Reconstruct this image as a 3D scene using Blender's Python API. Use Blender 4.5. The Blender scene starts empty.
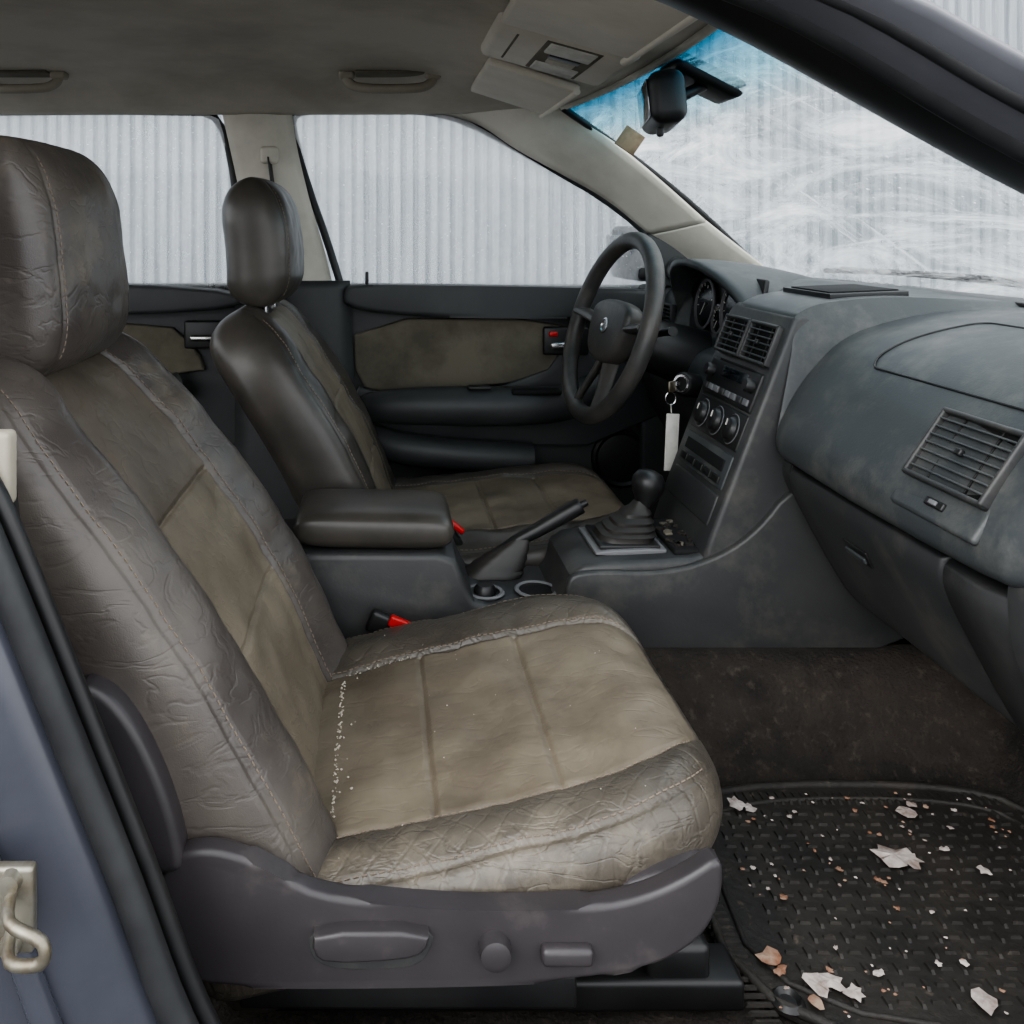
import bpy, bmesh, math, random
from mathutils import Vector, Matrix, noise
random.seed(4)
SC = bpy.context.scene
COL = SC.collection

# ------------------------------------------------------------------ materials
def lin(c):
    return tuple(((x/255)/12.92 if x/255 <= 0.04045 else ((x/255+0.055)/1.055)**2.4) for x in c)

def mat(name, c1, c2=None, rough=0.6, nscale=6.0, lo=0.4, hi=0.65, bscale=0, bstr=0.2, bdist=0.002,
        metal=0.0, spec=0.5, vor=0, vstr=0.0, c3=None, n3=30, rough2=None, stretch=None, quilt=0, crease=0, cstr=0.22, k3=(0.6,0.72)):
    m = bpy.data.materials.new(name); m.use_nodes = True
    nt = m.node_tree; N = nt.nodes; Lk = nt.links
    b = N['Principled BSDF']
    b.inputs['Roughness'].default_value = rough
    b.inputs['Metallic'].default_value = metal
    b.inputs['Specular IOR Level'].default_value = spec
    a = (*lin(c1), 1)
    b.inputs['Base Color'].default_value = a
    tc = N.new('ShaderNodeTexCoord')
    vec = tc.outputs['Object']
    if stretch:
        mp = N.new('ShaderNodeMapping'); mp.inputs['Scale'].default_value = stretch
        Lk.new(vec, mp.inputs['Vector']); vec = mp.outputs['Vector']
    if c2:
        n = N.new('ShaderNodeTexNoise'); n.inputs['Scale'].default_value = nscale
        n.inputs['Detail'].default_value = 7; n.inputs['Roughness'].default_value = 0.62
        Lk.new(vec, n.inputs['Vector'])
        r = N.new('ShaderNodeMapRange'); r.inputs['From Min'].default_value = lo; r.inputs['From Max'].default_value = hi
        Lk.new(n.outputs['Fac'], r.inputs['Value'])
        mx = N.new('ShaderNodeMix'); mx.data_type = 'RGBA'
        mx.inputs[6].default_value = a; mx.inputs[7].default_value = (*lin(c2), 1)
        Lk.new(r.outputs['Result'], mx.inputs[0])
        out = mx.outputs[2]
        if c3:
            n2 = N.new('ShaderNodeTexNoise'); n2.inputs['Scale'].default_value = n3; n2.inputs['Detail'].default_value = 7
            n2.inputs['Roughness'].default_value = 0.7
            Lk.new(vec, n2.inputs['Vector'])
            r2 = N.new('ShaderNodeMapRange'); r2.inputs['From Min'].default_value = k3[0]; r2.inputs['From Max'].default_value = k3[1]
            Lk.new(n2.outputs['Fac'], r2.inputs['Value'])
            m2 = N.new('ShaderNodeMix'); m2.data_type = 'RGBA'
            Lk.new(out, m2.inputs[6]); m2.inputs[7].default_value = (*lin(c3), 1)
            Lk.new(r2.outputs['Result'], m2.inputs[0]); out = m2.outputs[2]
        Lk.new(out, b.inputs['Base Color'])
        if rough2 is not None:
            rr = N.new('ShaderNodeMapRange'); rr.inputs['To Min'].default_value = rough; rr.inputs['To Max'].default_value = rough2
            rr.inputs['From Min'].default_value = lo; rr.inputs['From Max'].default_value = hi
            Lk.new(n.outputs['Fac'], rr.inputs['Value']); Lk.new(rr.outputs['Result'], b.inputs['Roughness'])
    state = {'h': None}
    def bump(sock, strength, dist):
        bp = N.new('ShaderNodeBump'); bp.inputs['Strength'].default_value = strength; bp.inputs['Distance'].default_value = dist
        Lk.new(sock, bp.inputs['Height'])
        if state['h']: Lk.new(state['h'], bp.inputs['Normal'])
        state['h'] = bp.outputs['Normal']; Lk.new(state['h'], b.inputs['Normal'])
    if bscale:
        n = N.new('ShaderNodeTexNoise'); n.inputs['Scale'].default_value = bscale; n.inputs['Detail'].default_value = 6
        Lk.new(vec, n.inputs['Vector']); bump(n.outputs['Fac'], bstr, bdist)
    if crease:
        n = N.new('ShaderNodeTexNoise'); n.inputs['Scale'].default_value = crease; n.inputs['Detail'].default_value = 3
        n.inputs['Distortion'].default_value = 0.6
        mp2 = N.new('ShaderNodeMapping'); mp2.inputs['Scale'].default_value = (0.5,1.3,1.6); mp2.inputs['Rotation'].default_value = (0.2,0.4,0.3)
        Lk.new(vec, mp2.inputs[0]); Lk.new(mp2.outputs[0], n.inputs['Vector'])
        ab = N.new('ShaderNodeMath'); ab.operation = 'SUBTRACT'; ab.inputs[1].default_value = 0.5; Lk.new(n.outputs['Fac'], ab.inputs[0])
        a2 = N.new('ShaderNodeMath'); a2.operation = 'ABSOLUTE'; Lk.new(ab.outputs[0], a2.inputs[0])
        r = N.new('ShaderNodeMapRange'); r.inputs['From Max'].default_value = 0.05; r.interpolation_type = 'SMOOTHSTEP'; Lk.new(a2.outputs[0], r.inputs['Value'])
        bump(r.outputs['Result'], cstr, 0.0015)
    if quilt:
        for ang in (0.75, -0.75):
            mp2 = N.new('ShaderNodeMapping'); mp2.inputs['Rotation'].default_value = (0,0,ang)
            Lk.new(vec, mp2.inputs[0])
            wv = N.new('ShaderNodeTexWave'); wv.inputs['Scale'].default_value = quilt; wv.inputs['Distortion'].default_value = 1.4
            wv.inputs['Detail Scale'].default_value = 3
            Lk.new(mp2.outputs[0], wv.inputs[0])
            r = N.new('ShaderNodeMapRange'); r.inputs['From Max'].default_value = 0.10; Lk.new(wv.outputs['Fac'], r.inputs['Value'])
            bump(r.outputs['Result'], 0.26, 0.0014)
    if vor:
        v = N.new('ShaderNodeTexVoronoi'); v.inputs['Scale'].default_value = vor; v.feature = 'DISTANCE_TO_EDGE'
        Lk.new(vec, v.inputs['Vector'])
        r = N.new('ShaderNodeMapRange'); r.inputs['From Max'].default_value = 0.12
        Lk.new(v.outputs['Distance'], r.inputs['Value'])
        bump(r.outputs['Result'], vstr, 0.0008)
    return m

M_LEA = mat('worn_grey_leather', (70,65,62), (90,84,78), rough=0.31, rough2=0.46, nscale=6, bscale=14, bstr=0.28, bdist=0.004, vor=330, vstr=0.10, c3=(110,101,89), n3=7, crease=20, k3=(.54,.72))
M_LEAQ = mat('creased_cushion_leather', (68,63,57), (91,85,76), rough=0.31, rough2=0.48, nscale=6, bscale=14, bstr=0.28, bdist=0.004, vor=330, vstr=0.10, c3=(116,108,95), n3=8, quilt=15, crease=34, cstr=.30, k3=(.54,.72))
M_INS = mat('worn_seat_insert', (101,92,79), (121,112,97), rough=0.52, nscale=7, bscale=30, bstr=0.25, bdist=0.003, c3=(80,72,61), n3=5.5, k3=(.50,.74), crease=26, cstr=.20)
M_INS2 = mat('worn_seat_shoulder', (84,76,66), (102,93,82), rough=0.46, nscale=7, bscale=30, bstr=0.25, bdist=0.003, c3=(68,61,54), n3=5, k3=(.52,.72), crease=20)
M_LEAD = mat('dark_leather', (58,55,51), (79,74,68), rough=0.36, nscale=6, bscale=20, bstr=0.2, bdist=0.003)
M_BOOT = mat('boot_leather', (38,37,36), (52,49,46), rough=0.5, nscale=14)
M_THR = mat('thread', (122,110,97), rough=0.8)
M_DASH = mat('dash_plastic', (58,62,64), (70,73,74), rough=0.40, nscale=5, bscale=350, bstr=0.25, bdist=0.0008, c3=(96,95,92), n3=11, rough2=.56, k3=(.50,.76))
M_DASH2 = mat('lower_dash_plastic', (49,50,51), (61,61,61), rough=0.45, nscale=5, bscale=300, bstr=0.2, bdist=0.0008, c3=(79,77,73), n3=12, k3=(.52,.76))
M_SEATPL = mat('seat_trim_plastic', (50,47,49), (61,57,59), rough=0.4, nscale=5, bscale=250, bstr=0.15, bdist=0.0006, c3=(78,73,71), n3=10, k3=(.56,.76))
M_BLK = mat('black_plastic', (25,25,26), (38,38,38), rough=0.42, nscale=8)
M_DARK = mat('deep_black', (8,8,9), rough=0.8)
M_RUB = mat('rubber_seal', (32,33,35), (48,49,50), rough=0.5, nscale=12)
M_HEAD = mat('headliner_fabric', (192,185,173), (162,155,143), rough=0.95, nscale=2.5, bscale=250, bstr=0.3, bdist=0.001)
M_HAND = mat('grab_handle_vinyl', (150,143,130), (132,125,113), rough=0.6, nscale=6)
M_PIL = mat('pillar_trim', (208,203,191), (188,183,171), rough=0.65, nscale=6, bscale=200, bstr=0.15)
M_VIS = mat('visor_vinyl', (208,201,188), (192,185,171), rough=0.7, nscale=5)
M_DOORI = mat('door_insert_fabric', (110,105,92), (86,82,71), rough=0.95, nscale=9, bscale=200, bstr=0.3)
M_DOOR = mat('door_plastic', (50,52,53), (63,65,65), rough=0.5, nscale=5)
M_CARP = mat('dirty_carpet', (54,48,43), (30,27,25), rough=1.0, nscale=8, bscale=180, bstr=0.9, bdist=0.006, c3=(84,76,67), n3=70, k3=(.55,.8))
M_MAT = mat('rubber_mat', (38,36,34), (54,50,46), rough=0.65, nscale=12, bscale=120, bstr=0.6, bdist=0.003, c3=(88,79,69), n3=60)
M_PAINT = mat('grey_blue_paint', (66,68,77), (54,56,63), rough=0.26, nscale=4, spec=0.6)
M_PAINT2 = mat('grey_door_frame_paint', (104,105,111), (90,91,97), rough=0.3, nscale=4, spec=0.6)
M_METAL = mat('zinc_metal', (150,146,135), (110,98,80), rough=0.45, nscale=30, metal=0.8)
M_CHR = mat('chrome', (190,190,190), rough=0.25, metal=1.0)
M_RED = mat('red_plastic', (190,30,28), rough=0.4)
M_TAG = mat('paper_tag', (205,203,196), (180,178,170), rough=0.8, nscale=30)
M_TAN = mat('tan_label', (140,118,95), (112,92,70), rough=0.8, nscale=30)
M_CREAM = mat('cream_plastic', (172,165,150), (156,149,134), rough=0.6, nscale=12)
M_CRUMB = mat('crumb', (176,168,155), rough=0.9)
M_SCR = mat('paper_scrap', (194,185,179), (138,122,114), rough=0.9, nscale=50)
M_SCRB = mat('brown_scrap', (132,92,70), (164,142,124), rough=0.9, nscale=50)
M_GREYC = mat('grey_switch', (110,110,112), rough=0.5)
M_LCD = mat('radio_display', (20,26,30), rough=0.15)
M_MIRR = mat('mirror_glass', (120,122,124), rough=0.08, metal=1.0)
M_GND = mat('asphalt', (90,90,90), (70,70,70), rough=0.9, nscale=3)
M_STEER = mat('steering_leather', (60,59,58), (80,77,73), rough=0.42, nscale=14, bscale=200, bstr=0.2)
M_WALL = mat('galvanised_sheet', (170,175,180), (138,145,151), rough=0.55, nscale=3, stretch=(7,7,0.45), lo=0.35, hi=0.68, c3=(200,204,207), n3=9)

def glass_mat(name, ws=False, haze=(0.03,0.22), ns=5):
    m = bpy.data.materials.new(name); m.use_nodes = True
    nt = m.node_tree; N = nt.nodes; Lk = nt.links
    N.clear()
    out = N.new('ShaderNodeOutputMaterial')
    tr = N.new('ShaderNodeBsdfTransparent'); df = N.new('ShaderNodeBsdfDiffuse'); df.inputs[0].default_value = (0.85,0.88,0.9,1)
    tl = N.new('ShaderNodeBsdfTranslucent'); tl.inputs[0].default_value = (0.93,0.95,0.96,1)
    ad = N.new('ShaderNodeMixShader'); ad.inputs[0].default_value = 0.85
    Lk.new(df.outputs[0], ad.inputs[1]); Lk.new(tl.outputs[0], ad.inputs[2])
    tc = N.new('ShaderNodeTexCoord')
    def layer(scale, rot, sc, fmin, fmax, t0, t1, dist=0.0, det=9):
        mp = N.new('ShaderNodeMapping'); mp.inputs['Scale'].default_value = scale; mp.inputs['Rotation'].default_value = rot
        Lk.new(tc.outputs['Object'], mp.inputs[0])
        n = N.new('ShaderNodeTexNoise'); n.inputs['Scale'].default_value = sc; n.inputs['Detail'].default_value = det
        n.inputs['Roughness'].default_value = 0.68; n.inputs['Distortion'].default_value = dist
        Lk.new(mp.outputs[0], n.inputs[0])
        r = N.new('ShaderNodeMapRange'); r.inputs['From Min'].default_value = fmin; r.inputs['From Max'].default_value = fmax
        r.inputs['To Min'].default_value = t0; r.inputs['To Max'].default_value = t1
        Lk.new(n.outputs[0], r.inputs[0]); return r.outputs[0]
    def mx2(a_, b_):
        a = N.new('ShaderNodeMath'); a.operation = 'MAXIMUM'; Lk.new(a_, a.inputs[0]); Lk.new(b_, a.inputs[1]); return a.outputs[0]
    if ws:
        fac = layer((2.6,0.9,0.9), (0.2,0.3,0.75), ns, .44, .68, haze[0], haze[1], 1.0)
        fac = mx2(fac, layer((9,0.9,1.0), (0.1,0.55,0.32), 2.4, .52, .70, 0.0, .85, 0.35))
        fac = mx2(fac, layer((1,12,0.6), (0,0,0), 3, .54, .75, 0.0, .6))
    else:
        fac = layer((1,1,0.6), (0,0,0), ns, .38, .66, haze[0], haze[1])
        fac = mx2(fac, layer((12,1,0.5), (0,0,0), 5, .54, .72, 0.1, .5))
    fac = mx2(fac, layer((1,1,1), (0,0,0), 150, .64, .72, 0, .85, 0, 2))
    mx = N.new('ShaderNodeMixShader'); Lk.new(fac, mx.inputs[0]); Lk.new(tr.outputs[0], mx.inputs[1]); Lk.new(ad.outputs[0], mx.inputs[2])
    gl = N.new('ShaderNodeBsdfGlossy'); gl.inputs['Roughness'].default_value = 0.05
    m2 = N.new('ShaderNodeMixShader'); m2.inputs[0].default_value = 0.04
    Lk.new(mx.outputs[0], m2.inputs[1]); Lk.new(gl.outputs[0], m2.inputs[2])
    Lk.new(m2.outputs[0], out.inputs[0])
    if ws:
        sp = N.new('ShaderNodeSeparateXYZ'); Lk.new(tc.outputs['Object'], sp.inputs[0])
        r3 = N.new('ShaderNodeMapRange'); r3.inputs['From Min'].default_value = 1.26; r3.inputs['From Max'].default_value = 1.345
        Lk.new(sp.outputs[2], r3.inputs[0])
        for node, base in ((tr,(0.84,0.88,0.88,1)),(tl,(0.93,0.95,0.96,1)),(df,(0.85,0.88,0.9,1))):
            cr = N.new('ShaderNodeValToRGB'); Lk.new(r3.outputs[0], cr.inputs[0])
            e = cr.color_ramp.elements
            e[0].position = 0.0; e[0].color = base
            e[1].position = 0.9; e[1].color = (0.03,0.22,0.36,1)
            x = e.new(0.45); x.color = (0.36,0.66,0.76,1)
            Lk.new(cr.outputs[0], node.inputs[0])
    else:
        tr.inputs[0].default_value = (0.95,0.97,0.97,1)
    return m
M_WS = glass_mat('windshield_glass', True, (0.04,0.75), 3.2)
M_SG = glass_mat('side_glass', False, (0.15,0.6), 3)

# ------------------------------------------------------------------ helpers
def root(name):
    o = bpy.data.objects.new(name, None); COL.objects.link(o); o.empty_display_size = 0.1; return o

def finish(name, bm, mats, parent, smooth=True, angle=38):
    bmesh.ops.remove_doubles(bm, verts=bm.verts, dist=0.00005)
    bmesh.ops.recalc_face_normals(bm, faces=bm.faces)
    me = bpy.data.meshes.new(name); bm.to_mesh(me); bm.free()
    for m in (mats if isinstance(mats, (list, tuple)) else [mats]): me.materials.append(m)
    if smooth:
        for p in me.polygons: p.use_smooth = True
        me.set_sharp_from_angle(angle=math.radians(angle))
    o = bpy.data.objects.new(name, me); COL.objects.link(o)
    if parent: o.parent = parent
    return o

def mesh_obj(name, verts, faces, mats, parent=None, smooth=True, fm=None, angle=38):
    bm = bmesh.new()
    vs = [bm.verts.new(v) for v in verts]
    for i, f in enumerate(faces):
        try:
            fc = bm.faces.new([vs[k] for k in f])
            if fm: fc.material_index = fm[i]
        except ValueError: pass
    return finish(name, bm, mats, parent, smooth, angle)

def rbox(name, c, size, bev, m, parent=None, M=None, rot=None, seg=3, taper=None):
    bm = bmesh.new(); bmesh.ops.create_cube(bm, size=1)
    for v in bm.verts:
        v.co = Vector((v.co.x*size[0], v.co.y*size[1], v.co.z*size[2]))
        if taper:
            if v.co.z > 0: v.co.x *= taper; v.co.y *= taper
    if bev > 0:
        bev = min(bev, min(size)*0.48)
        bmesh.ops.bevel(bm, geom=list(bm.edges), offset=bev, segments=seg, profile=0.5, affect='EDGES')
    T = Matrix.Translation(Vector(c))
    if rot: T = T @ Matrix.Rotation(rot[2],4,'Z') @ Matrix.Rotation(rot[1],4,'Y') @ Matrix.Rotation(rot[0],4,'X')
    if M: T = M @ T
    bmesh.ops.transform(bm, matrix=T, verts=bm.verts)
    return finish(name, bm, m, parent)

def catmull(P, n, closed=False):
    out = []; k = len(P)
    segs = k if closed else k-1
    for i in range(segs):
        if closed: a,b,c,d = P[(i-1)%k],P[i],P[(i+1)%k],P[(i+2)%k]
        else: a,b,c,d = P[max(i-1,0)],P[i],P[i+1],P[min(i+2,k-1)]
        for j in range(n):
            t = j/n
            out.append(tuple(0.5*((2*b[q])+(-a[q]+c[q])*t+(2*a[q]-5*b[q]+4*c[q]-d[q])*t*t+(-a[q]+3*b[q]-3*c[q]+d[q])*t**3) for q in range(len(b))))
    if not closed: out.append(tuple(P[-1]))
    return out

def chaikin(P, it=2, closed=True):
    for _ in range(it):
        Q = []
        n = len(P)
        for i in range(n if closed else n-1):
            a = P[i]; b = P[(i+1)%n]
            Q.append(tuple(a[q]*0.75+b[q]*0.25 for q in range(len(a)))); Q.append(tuple(a[q]*0.25+b[q]*0.75 for q in range(len(a))))
        if not closed: Q = [P[0]]+Q+[P[-1]]
        P = Q
    return P

def prism(name, pts, y0, y1, bev, m, parent, seg=3, M=None, angle=38):
    """polygon in XZ extruded along Y"""
    bm = bmesh.new()
    vs = [bm.verts.new((p[0], y0, p[1])) for p in pts]
    f = bm.faces.new(vs)
    r = bmesh.ops.extrude_face_region(bm, geom=[f])
    for e in r['geom']:
        if isinstance(e, bmesh.types.BMVert): e.co.y = y1
    if bev > 0:
        ed = [e for e in bm.edges if abs(e.verts[0].co.y-e.verts[1].co.y) < 1e-6]
        bmesh.ops.bevel(bm, geom=ed, offset=bev, segments=seg, profile=0.5, affect='EDGES', clamp_overlap=True)
    if M: bmesh.ops.transform(bm, matrix=M, verts=bm.verts)
    return finish(name, bm, m, parent, angle=angle)

def tube(name, pts, r, m, parent, n=12, closed=False, flat=None):
    pts = [Vector(p) for p in pts]; k = len(pts)
    rr = r if isinstance(r, (list, tuple)) else [r]*k
    verts = []; faces = []
    up = Vector((0,0,1)); prev = None
    for i, p in enumerate(pts):
        if closed: t = pts[(i+1)%k]-pts[(i-1)%k]
        else: t = pts[min(i+1,k-1)]-pts[max(i-1,0)]
        t.normalize()
        if prev is None:
            a = t.cross(up)
            if a.length < 0.1: a = t.cross(Vector((1,0,0)))
        else: a = prev - t*prev.dot(t)
        a.normalize(); prev = a; b = t.cross(a)
        for j in range(n):
            th = 2*math.pi*j/n
            fb = flat if flat else 1
            verts.append(p+a*math.cos(th)*rr[i]+b*math.sin(th)*rr[i]*fb)
    for i in range(k if closed else k-1):
        for j in range(n):
            i2 = (i+1)%k
            faces.append((i*n+j, i*n+(j+1)%n, i2*n+(j+1)%n, i2*n+j))
    if not closed:
        faces.append(tuple(range(n))[::-1]); faces.append(tuple((k-1)*n+j for j in range(n)))
    return mesh_obj(name, verts, faces, m, parent, angle=50)

def lathe(name, prof, org, axis, m, parent, n=32):
    """prof [(r,h)] around axis"""
    ax = Vector(axis).normalized(); a = ax.cross(Vector((0,1,0)))
    if a.length < 0.1: a = ax.cross(Vector((1,0,0)))
    a.normalize(); b = ax.cross(a); org = Vector(org)
    verts = []; faces = []
    for r, h in prof:
        for j in range(n):
            th = 2*math.pi*j/n
            verts.append(org+ax*h+(a*math.cos(th)+b*math.sin(th))*max(r,1e-5))
    for i in range(len(prof)-1):
        for j in range(n):
            faces.append((i*n+j, i*n+(j+1)%n, (i+1)*n+(j+1)%n, (i+1)*n+j))
    return mesh_obj(name, verts, faces, m, parent)

def gsurf(name, f, nu, nv, m, parent, thick=0, angle=60):
    verts = [f(i/nu, j/nv) for i in range(nu+1) for j in range(nv+1)]
    faces = [(i*(nv+1)+j, i*(nv+1)+j+1, (i+1)*(nv+1)+j+1, (i+1)*(nv+1)+j) for i in range(nu) for j in range(nv)]
    o = mesh_obj(name, verts, faces, m, parent, angle=angle)
    if thick:
        s = o.modifiers.new('sol','SOLIDIFY'); s.thickness = thick; s.offset = 0
    return o

def interp(poly, t):
    L = [0]
    for i in range(1, len(poly)): L.append(L[-1]+(Vector(poly[i])-Vector(poly[i-1])).length)
    d = t*L[-1]
    for i in range(1, len(poly)):
        if d <= L[i]+1e-9:
            k = (d-L[i-1])/max(L[i]-L[i-1],1e-9)
            return Vector(poly[i-1]).lerp(Vector(poly[i]), k)
    return Vector(poly[-1])

def strip(name, A, B, m, parent, thick=0.01, n=30, bulge=(0,0,0), smoothit=True):
    if smoothit: A = catmull(A, 6); B = catmull(B, 6)
    bu = Vector(bulge)
    def f(u, v):
        p = interp(A, u).lerp(interp(B, u), v)
        return p + bu*math.sin(math.pi*v)
    return gsurf(name, f, n, 8, m, parent, thick)

def stitches(name, paths, parent, step=0.008, ln=0.005, r=0.0008, m=None):
    verts = []; faces = []
    for P in paths:
        P = [Vector(p) for p in P]
        L = sum((P[i+1]-P[i]).length for i in range(len(P)-1))
        n = int(L/step)
        for i in range(n):
            a = interp(P, i*step/L); b = interp(P, min(1,(i*step+ln)/L))
            t = (b-a)
            if t.length < 1e-6: continue
            t.normalize(); x = t.cross(Vector((0.3,0.5,0.8))).normalized(); y = t.cross(x)
            k = len(verts)
            for q in (a, b):
                for (c, s) in ((1,0),(0,1),(-1,0),(0,-1)): verts.append(q+(x*c+y*s)*r)
            for j in range(4): faces.append((k+j, k+(j+1)%4, k+4+(j+1)%4, k+4+j))
            faces.append((k,k+1,k+2,k+3)); faces.append((k+4,k+5,k+6,k+7))
    return mesh_obj(name, verts, faces, m or M_THR, parent, smooth=False)

def sstep(a, b, x):
    t = max(0, min(1, (x-a)/(b-a))); return t*t*(3-2*t)

def pad(name, O, A, C, L, wf, T0, T1, bh, us, mats, parent, p=3.2, q=2.4, r0=0.05, r1=0.05, rw0=0.08, rw1=0.1, k0=0.8, k1=0.6,
        seam_s=(), ins=(0,9), curve=None, wr=0.003, bs=0.16, groove=0.005, piping=None):
    """upholstered pad; us=(near,far) seam ratios"""
    O = Vector(O); A = Vector(A).normalized(); C = Vector(C).normalized(); B = Vector((0,1,0))
    def Er(x, r, qq):
        if x >= r: return 1.0
        return max(0, 1-((r-x)/r)**qq)**(1/qq)
    def E(s): return Er(s, r0, q)*Er(L-s, r1, q)
    def Wd(s): return wf(s)*(k0+(1-k0)*Er(s, rw0, 2.2))*(k1+(1-k1)*Er(L-s, rw1, 2.2))
    def usf(u): return us[0] if u < 0 else us[1]
    def topc(s, u):
        ed = max(0, 1-abs(u)**p)**(1/p)
        W = Wd(s)
        c = T0*ed*E(s)
        if us:
            U_ = usf(u)
            c += bh*sstep(U_-bs*.4, U_+bs, abs(u))*ed*E(s)
            d = (abs(u)-U_)*W
            c -= groove*math.exp(-(d/0.0035)**2)*E(s)
            if abs(u) < U_:
                for ss in seam_s: c -= groove*0.8*math.exp(-((s-ss)/0.0035)**2)
        if piping:
            d = (abs(u)-piping)*W
            c -= 0.0025*math.exp(-(d/0.003)**2)*E(s)
        c += wr*ed*E(s)*noise.noise(Vector((s*16, u*4+O.y*3, O.y*7)))
        c += wr*0.4*ed*E(s)*noise.noise(Vector((s*50, u*14, O.y*5)))
        return c
    def cv(s): return curve(s) if curve else 0
    def P(s, u, off=0): return O + A*s + B*(u*Wd(s)) + C*(topc(s, u)+cv(s)+off)
    S = set()
    for i in range(61): S.add(round(L*(0.5-0.5*math.cos(math.pi*i/60)), 5))
    for i in range(60): S.add(round(L*i/60, 5))
    for ss in seam_s:
        for d in (-.007,-.0035,-.0015,0,.0015,.0035,.007): S.add(round(ss+d, 5))
    S = sorted(x for x in S if 0 <= x <= L)
    U = set(round(math.sin(math.pi*(i/56-0.5)), 5) for i in range(57))
    lst = ([-us[0], us[1]] if us else []) + ([piping,-piping] if piping else [])
    for uu in lst:
        for d in (-.03,-.015,-.007,0,.007,.015,.03): U.add(round(uu+d, 5))
    U = sorted(x for x in U if -1 <= x <= 1)
    UB = [u for u in [math.sin(math.pi*(0.5-i/24)) for i in range(25)]][1:-1]
    n = len(U)+len(UB); verts = []; faces = []; fm = []
    for s in S:
        for u in U: verts.append(P(s, u))
        for u in UB:
            ed = max(0, 1-abs(u)**p)**(1/p)
            verts.append(O+A*s+B*(u*Wd(s))+C*(-T1*ed*E(s)+cv(s)))
    for i in range(len(S)-1):
        for j in range(n):
            j2 = (j+1) % n
            faces.append((i*n+j, i*n+j2, (i+1)*n+j2, (i+1)*n+j))
            mi = 0
            if us and j < len(U)-1:
                um = (U[j]+U[j+1])/2; sm = (S[i]+S[i+1])/2
                if abs(um) < usf(um) and ins[0] < sm:
                    mi = 1 if sm < ins[1] else (2 if len(mats) > 2 and sm < L-r1*.4 else 0)
            fm.append(mi)
    mesh_obj(name, verts, faces, mats, parent, fm=fm, angle=75)
    return P

# ------------------------------------------------------------------ seats
def build_seat(rt, cy, cush, back, head, near, w=0.265):
    LM = M_LEA if near else M_LEAD
    ox, oz, sl, Lc = cush
    A = Vector((1,0,sl)).normalized(); C = Vector((-sl,0,1)).normalized()
    cu = (0.70, 0.50) if near else (0.62,0.62)
    Pc = pad('cushion', (ox, cy, oz), A, C, Lc, lambda s: w, 0.05, 0.05, 0.018, cu, [M_LEAQ if near else M_LEAD, M_INS], rt,
             p=3.4, r0=0.04, r1=0.085, rw0=0.05, rw1=0.17, k0=0.9, k1=0.50, seam_s=(Lc*0.46, Lc*0.70), ins=(0, Lc*0.985), wr=0.006, piping=0.93)
    paths = []
    for off in (cu[1]+.02, -cu[0]-.02, 0.915, -0.915):
        paths.append([Pc(s*Lc/60, off, 0.0008) for s in range(4, 59)])
    bx, bz, bsl, Lb = back
    A2 = Vector((-bsl,0,1)).normalized(); C2 = Vector((1,0,bsl)).normalized()
    def wf(s):
        t = s/Lb
        return w*(0.92+0.10*math.sin(math.pi*min(1,t*0.95+0.05)) - 0.04*sstep(0.6,1,t))
    bu = (0.50, 0.50) if near else (0.58,0.55)
    Pb = pad('backrest', (bx, cy, bz), A2, C2, Lb, wf, 0.055, 0.085, 0.042 if near else .022, bu, [LM, M_INS, M_INS2 if near else M_INS], rt,
             p=3.6, r0=0.05, r1=0.09, rw0=0.08, rw1=0.16, k0=0.85, k1=0.62, seam_s=(Lb*0.385, Lb*0.62), ins=(0.0, Lb*0.62),
             curve=lambda s: 0.034*math.sin(math.pi*min(1,s/Lb*1.05)) , wr=0.005, piping=0.93, bs=0.26)
    for off in (bu[1]+.02, -bu[0]-.02, 0.915, -0.915):
        paths.append([Pb(s*Lb/60, off, 0.0008) for s in range(3, 58)])
    hx, hz, hsl, Lh, hw = head
    A3 = Vector((-hsl,0,1)).normalized(); C3 = Vector((1,0,hsl)).normalized()
    Ph = pad('headrest', (hx, cy, hz), A3, C3, Lh, lambda s: hw, 0.062, 0.078, 0.0, None, [LM], rt,
             p=2.9, q=2.3, r0=0.06, r1=0.09, rw0=0.06, rw1=0.10, k0=0.82, k1=0.72, wr=0.003, piping=0.82,
             curve=lambda s: 0.010*math.sin(math.pi*s/Lh))
    paths.append([Ph(s*Lh/40, -0.80, 0.0008) for s in range(3, 38)])
    paths.append([Ph(s*Lh/40, 0.80, 0.0008) for s in range(3, 38)])
    stitches('stitching', paths, rt)
    for i, yy in enumerate((-0.07, 0.07)):
        tube('headrest_post_%d' % (i+1), [(hx+0.0, cy+yy, hz+0.03), (hx+0.0, cy+yy, hz-0.10)], 0.006, M_CHR, rt)
    return Pc, Pb

seat = root('car_seat')
Pc, Pb = build_seat(seat, 1.053, (-0.172, 0.412, 0.235, 0.525), (-0.078, 0.365, 0.64, 0.675), (-0.374, 0.918, 0.12, 0.262, 0.140), True)
base = [(-.191,.515),(-.186,.536),(-.165,.551),(-.130,.551),(-.095,.534),(-.055,.513),(.02,.503),(.104,.499),(.18,.502),(.225,.511),(.262,.528),(.291,.548),
        (.293,.515),(.279,.480),(.25,.459),(.225,.450),(.156,.438),(0,.434),(-.130,.434),(-.165,.440),(-.183,.465)]
prism('base_side_trim', chaikin(base,2), 0.764, 0.786, 0.008, M_SEATPL, seat, seg=4)
far_ = [(-.191,.44),(-.186,.47),(-.10,.47),(.05,.47),(.18,.49),(.28,.52),(.279,.480),(.225,.450),(.156,.438),(0,.434),(-.165,.434)]
prism('base_side_trim_far', chaikin(far_,2), 1.30, 1.315, 0.005, M_SEATPL, seat)
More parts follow.
